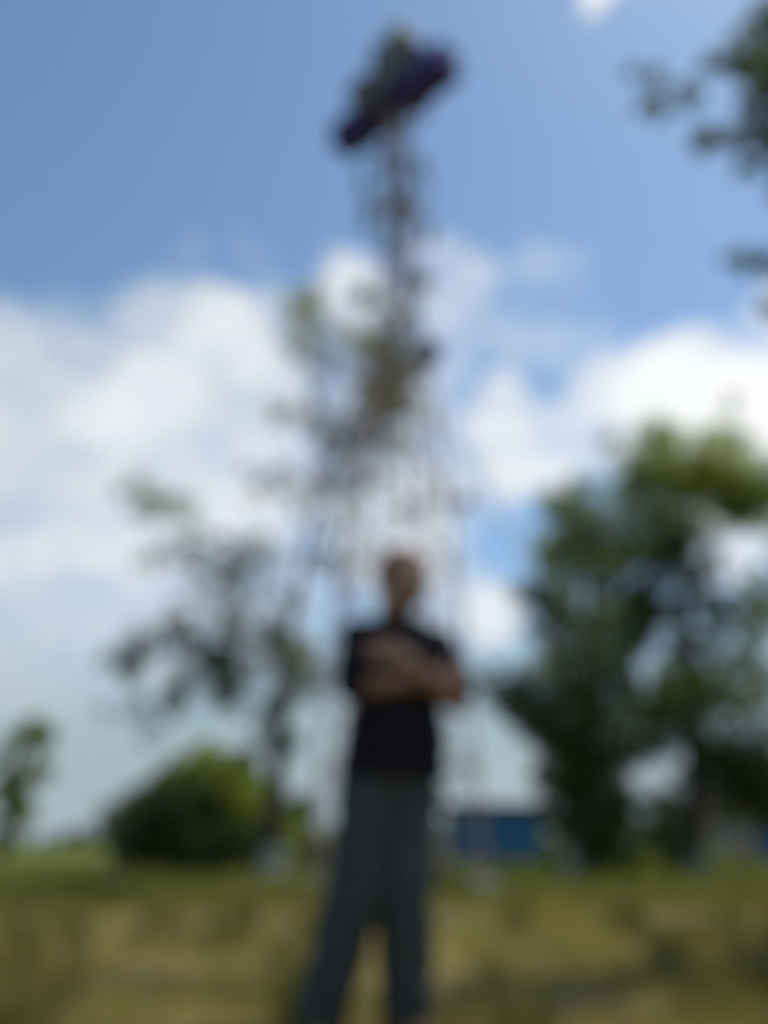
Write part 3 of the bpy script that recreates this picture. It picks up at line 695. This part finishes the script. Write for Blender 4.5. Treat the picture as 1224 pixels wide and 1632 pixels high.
wri = {1: V3(.03, -.235, 1.275), -1: V3(.15, -.175, 1.215)}
X = Vector((1, 0, 0))
# --- body: one continuous surface (head, neck, trunk, arms, hands, legs)
bm = bmesh.new()
capsule(bm, V3(.055, .0, 1.30), V3(.06, .01, 1.37), .13, .12, 20, (1.12, .72), X)
capsule(bm, V3(.03, .0, .98), V3(.05, .0, 1.28), .13, .135, 20, (1.05, .72), X)
capsule(bm, sh[-1] + Vector((.05, 0, 0)), sh[1] - Vector((.05, 0, 0)), .06, .06)
capsule(bm, neck0, neck1, .074, .068)
for s in (-1, 1):
    capsule(bm, hip[s], knee[s], .078, .053); capsule(bm, knee[s], ank[s], .05, .036)
    capsule(bm, ank[s], ank[s] + Vector((s * .03, -.15, -.055)), .036, .03)
    capsule(bm, sh[s], elb[s], .050, .040); capsule(bm, elb[s], elb[s].lerp(wri[s], .4), .038, .040); capsule(bm, elb[s].lerp(wri[s], .4), wri[s], .040, .027, flat=(1, .85))
# head, tilted to the picture's right and turned a little
HS = 1.27
HC = V3(.072, -.02, 1.628)
HR = Matrix.Rotation(R(11), 3, 'Y') @ Matrix.Rotation(R(14), 3, 'Z') @ Matrix.Rotation(R(-6), 3, 'X')
hp = lambda x, y, z: HC + HR @ (Vector((x, y, z)) * HS)
ellipsoid(bm, hp(0, .012, .025), (.076, .095, .088), HR)                       # skull
ellipsoid(bm, hp(0, -.022, -.028), (.062, .070, .078), HR)                     # face
ellipsoid(bm, hp(0, -.048, -.084), (.027, .028, .022), HR)                     # chin
for s in (-1, 1):
    ellipsoid(bm, hp(s * .034, -.062, -.022), (.022, .020, .018), HR)            # cheekbone
    ellipsoid(bm, hp(s * .030, -.078, .020), (.024, .010, .008), HR)             # brow
    ellipsoid(bm, hp(s * .040, -.016, -.062), (.017, .040, .020), HR)             # jaw
    ellipsoid(bm, hp(s * .079, .006, -.008), (.009, .019, .031), HR @ Matrix.Rotation(s * R(18), 3, 'Z'))   # ear
capsule(bm, hp(0, -.088, .012), hp(0, -.108, -.026), .008, .0125)                # nose
for s in (-1, 1): ellipsoid(bm, hp(s * .011, -.099, -.030), (.008, .008, .007), HR)
capsule(bm, hp(-.018, -.086, -.054), hp(.018, -.086, -.054), .005, .005)
capsule(bm, hp(-.014, -.084, -.062), hp(.014, -.084, -.062), .0055, .0055)
capsule(bm, neck1, hp(0, .012, -.04), .068, .064)
# hands: a palm and five fingers each, laid round the other arm
def hand(w, fwd, up, out, spread):
    """w wrist, fwd towards the fingertips, up = across the palm towards the thumb, out = away from the body"""
    fwd, up, out = fwd.normalized(), up.normalized(), out.normalized()
    palm = w + fwd * .055
    capsule(bm, w, w + fwd * .085, .027, .034, 16, (1.1, .42), up)
    for k, (ln_, off) in enumerate(((.070, .030), (.078, .010), (.072, -.010), (.056, -.029))):
        p = w + fwd * .088 + up * off; r = .0092 - .0005 * k
        a1 = p + (fwd + up * off * 4 * spread - out * .15).normalized() * ln_ * .44
        a2 = a1 + (fwd - out * .55).normalized() * ln_ * .32
        a3 = a2 + (fwd * .8 - out * .9).normalized() * ln_ * .26
        capsule(bm, p - fwd * .02, a1, r * 1.05, r, 8); capsule(bm, a1, a2, r, r * .93, 8); capsule(bm, a2, a3, r * .93, r * .82, 8)
    p = w + fwd * .028 + up * .026
    a1 = p + (up * .9 + fwd * .8).normalized() * .040; a2 = a1 + (up * .45 + fwd - out * .2).normalized() * .032
    capsule(bm, p, a1, .013, .0105, 8); capsule(bm, a1, a2, .0105, .0085, 8)
hand(wri[1], Vector((-1, .18, .28)), Vector((.25, .1, 1)), Vector((-.1, -1, 0)), 1)
hand(wri[-1], Vector((1, -.02, .1)), Vector((-.1, .0, 1)), Vector((.1, -1, 0)), 1)
fused('body', bm, M_skin, man, .0052, 5)
# --- t-shirt
bm = bmesh.new()
capsule(bm, V3(.055, .0, 1.31), V3(.06, .012, 1.365), .150, .110, 24, (1.16, .74), X)
capsule(bm, V3(.045, .0, 1.05), V3(.055, .0, 1.30), .165, .155, 24, (1.08, .76), X)
capsule(bm, V3(.038, .0, .88), V3(.048, .0, 1.05), .184, .172, 24, (1.10, .84), X)
capsule(bm, sh[-1] + Vector((.03, 0, -.01)), sh[1] + Vector((-.03, 0, -.01)), .067, .067)
for s in (-1, 1): capsule(bm, neck0 + Vector((s * .02, 0, .012)), sh[s] + Vector((0, 0, .005)), .060, .058)
capsule(bm, neck0 + Vector((0, 0, -.05)), neck0 + Vector((0, 0, .03)), .090, .074)
for s in (-1, 1):
    capsule(bm, sh[s] + Vector((0, 0, .0)), sh[s].lerp(elb[s], .97 if s < 0 else .8), .068, .060, flat=(1, 1.05))
fused('t_shirt', bm, M_shirt, man, .007, 5, folds=(.011, 5, 9), cut=[(V3(.04, 0, .875), (0, 0, -1)), (V3(.045, 0, 1.500), (0, .25, 1))])
# --- trousers
bm = bmesh.new()
capsule(bm, V3(.02, .0, .92), V3(.028, .0, .97), .148, .130, 24, (1.02, .74), X)
for s in (-1, 1):
    capsule(bm, hip[s] + Vector((0, 0, -.10)), knee[s], .106, .100); capsule(bm, knee[s], ank[s] + Vector((0, -.01, -.02)), .100, .084)
fused('trousers', bm, M_trous, man, .007, 5, folds=(.010, 7, 8), cut=[(V3(0, 0, .045), (0, 0, -1)), (V3(0, 0, 1.02), (0, 0, 1))])
# --- hair, eyes, lips, shoes, belt
bm = bmesh.new()
ellipsoid(bm, hp(0, .020, .040), (.085, .100, .092), HR)
for k in range(46):
    r_ = random.Random(300 + k); a = r_.uniform(0, 2 * math.pi); e = r_.uniform(.1, 1.4)
    dv = Vector((math.cos(a) * math.cos(e) * .080, .02 + math.sin(a) * math.cos(e) * .095, .042 + math.sin(e) * .086))
    capsule(bm, hp(*dv), hp(dv.x * 1.04 + .012 * math.sin(k), dv.y + .012, dv.z + .004), .011, .006, 6)
h_ = fused('hair', bm, M_hair, man, .005, 3, cut=[(hp(0, -.055, .045), HR @ Vector((0, -.75, -.55))), (hp(0, 0, -.035), HR @ Vector((0, -.12, -1)))])
for s in (-1, 1):
    bm = bmesh.new(); ellipsoid(bm, hp(s * .030, -.0735, .004), (.0125, .0105, .0062), HR, 14, 10); e_ = bm_obj('eye', bm, M_eye, man, True)
    bm = bmesh.new(); ellipsoid(bm, hp(s * .030, -.0825, .004), (.0058, .003, .0055), HR, 10, 8); bm_obj('iris', bm, M_iris, e_, True)
    bm = bmesh.new(); capsule(bm, hp(s * .016, -.088, .024), hp(s * .044, -.076, .026), .0045, .003, 8); bm_obj('eyebrow', bm, M_hair, man, True)
bm = bmesh.new(); capsule(bm, hp(-.018, -.0895, -.058), hp(.018, -.0895, -.058), .0028, .0028, 8); bm_obj('mouth', bm, M_lip, man, True)
for s in (-1, 1):
    a = ank[s]; t = Vector((s * .045, -.2, 0))
    bm = bmesh.new()
    capsule(bm, a + Vector((0, .03, -.035)), a + Vector((0, -.01, .0)), .042, .044)
    capsule(bm, a + Vector((0, 0, -.035)), a + t * .75 + Vector((0, 0, -.048)), .043, .036, 16, (1.1, .85), X); ellipsoid(bm, a + t * .8 + Vector((0, 0, -.05)), (.046, .055, .03))
    so_ = fused('shoe', bm, M_shoe, man, .006, 4, cut=[(a + Vector((0, 0, -.072)), (0, 0, -1))])
    bm = bmesh.new(); capsule(bm, a + Vector((0, .03, -.078)), a + t * .85 + Vector((0, 0, -.078)), .042, .047, 20, (1.05, .3), X); bm_obj('sole', bm, M_sole, so_, True)
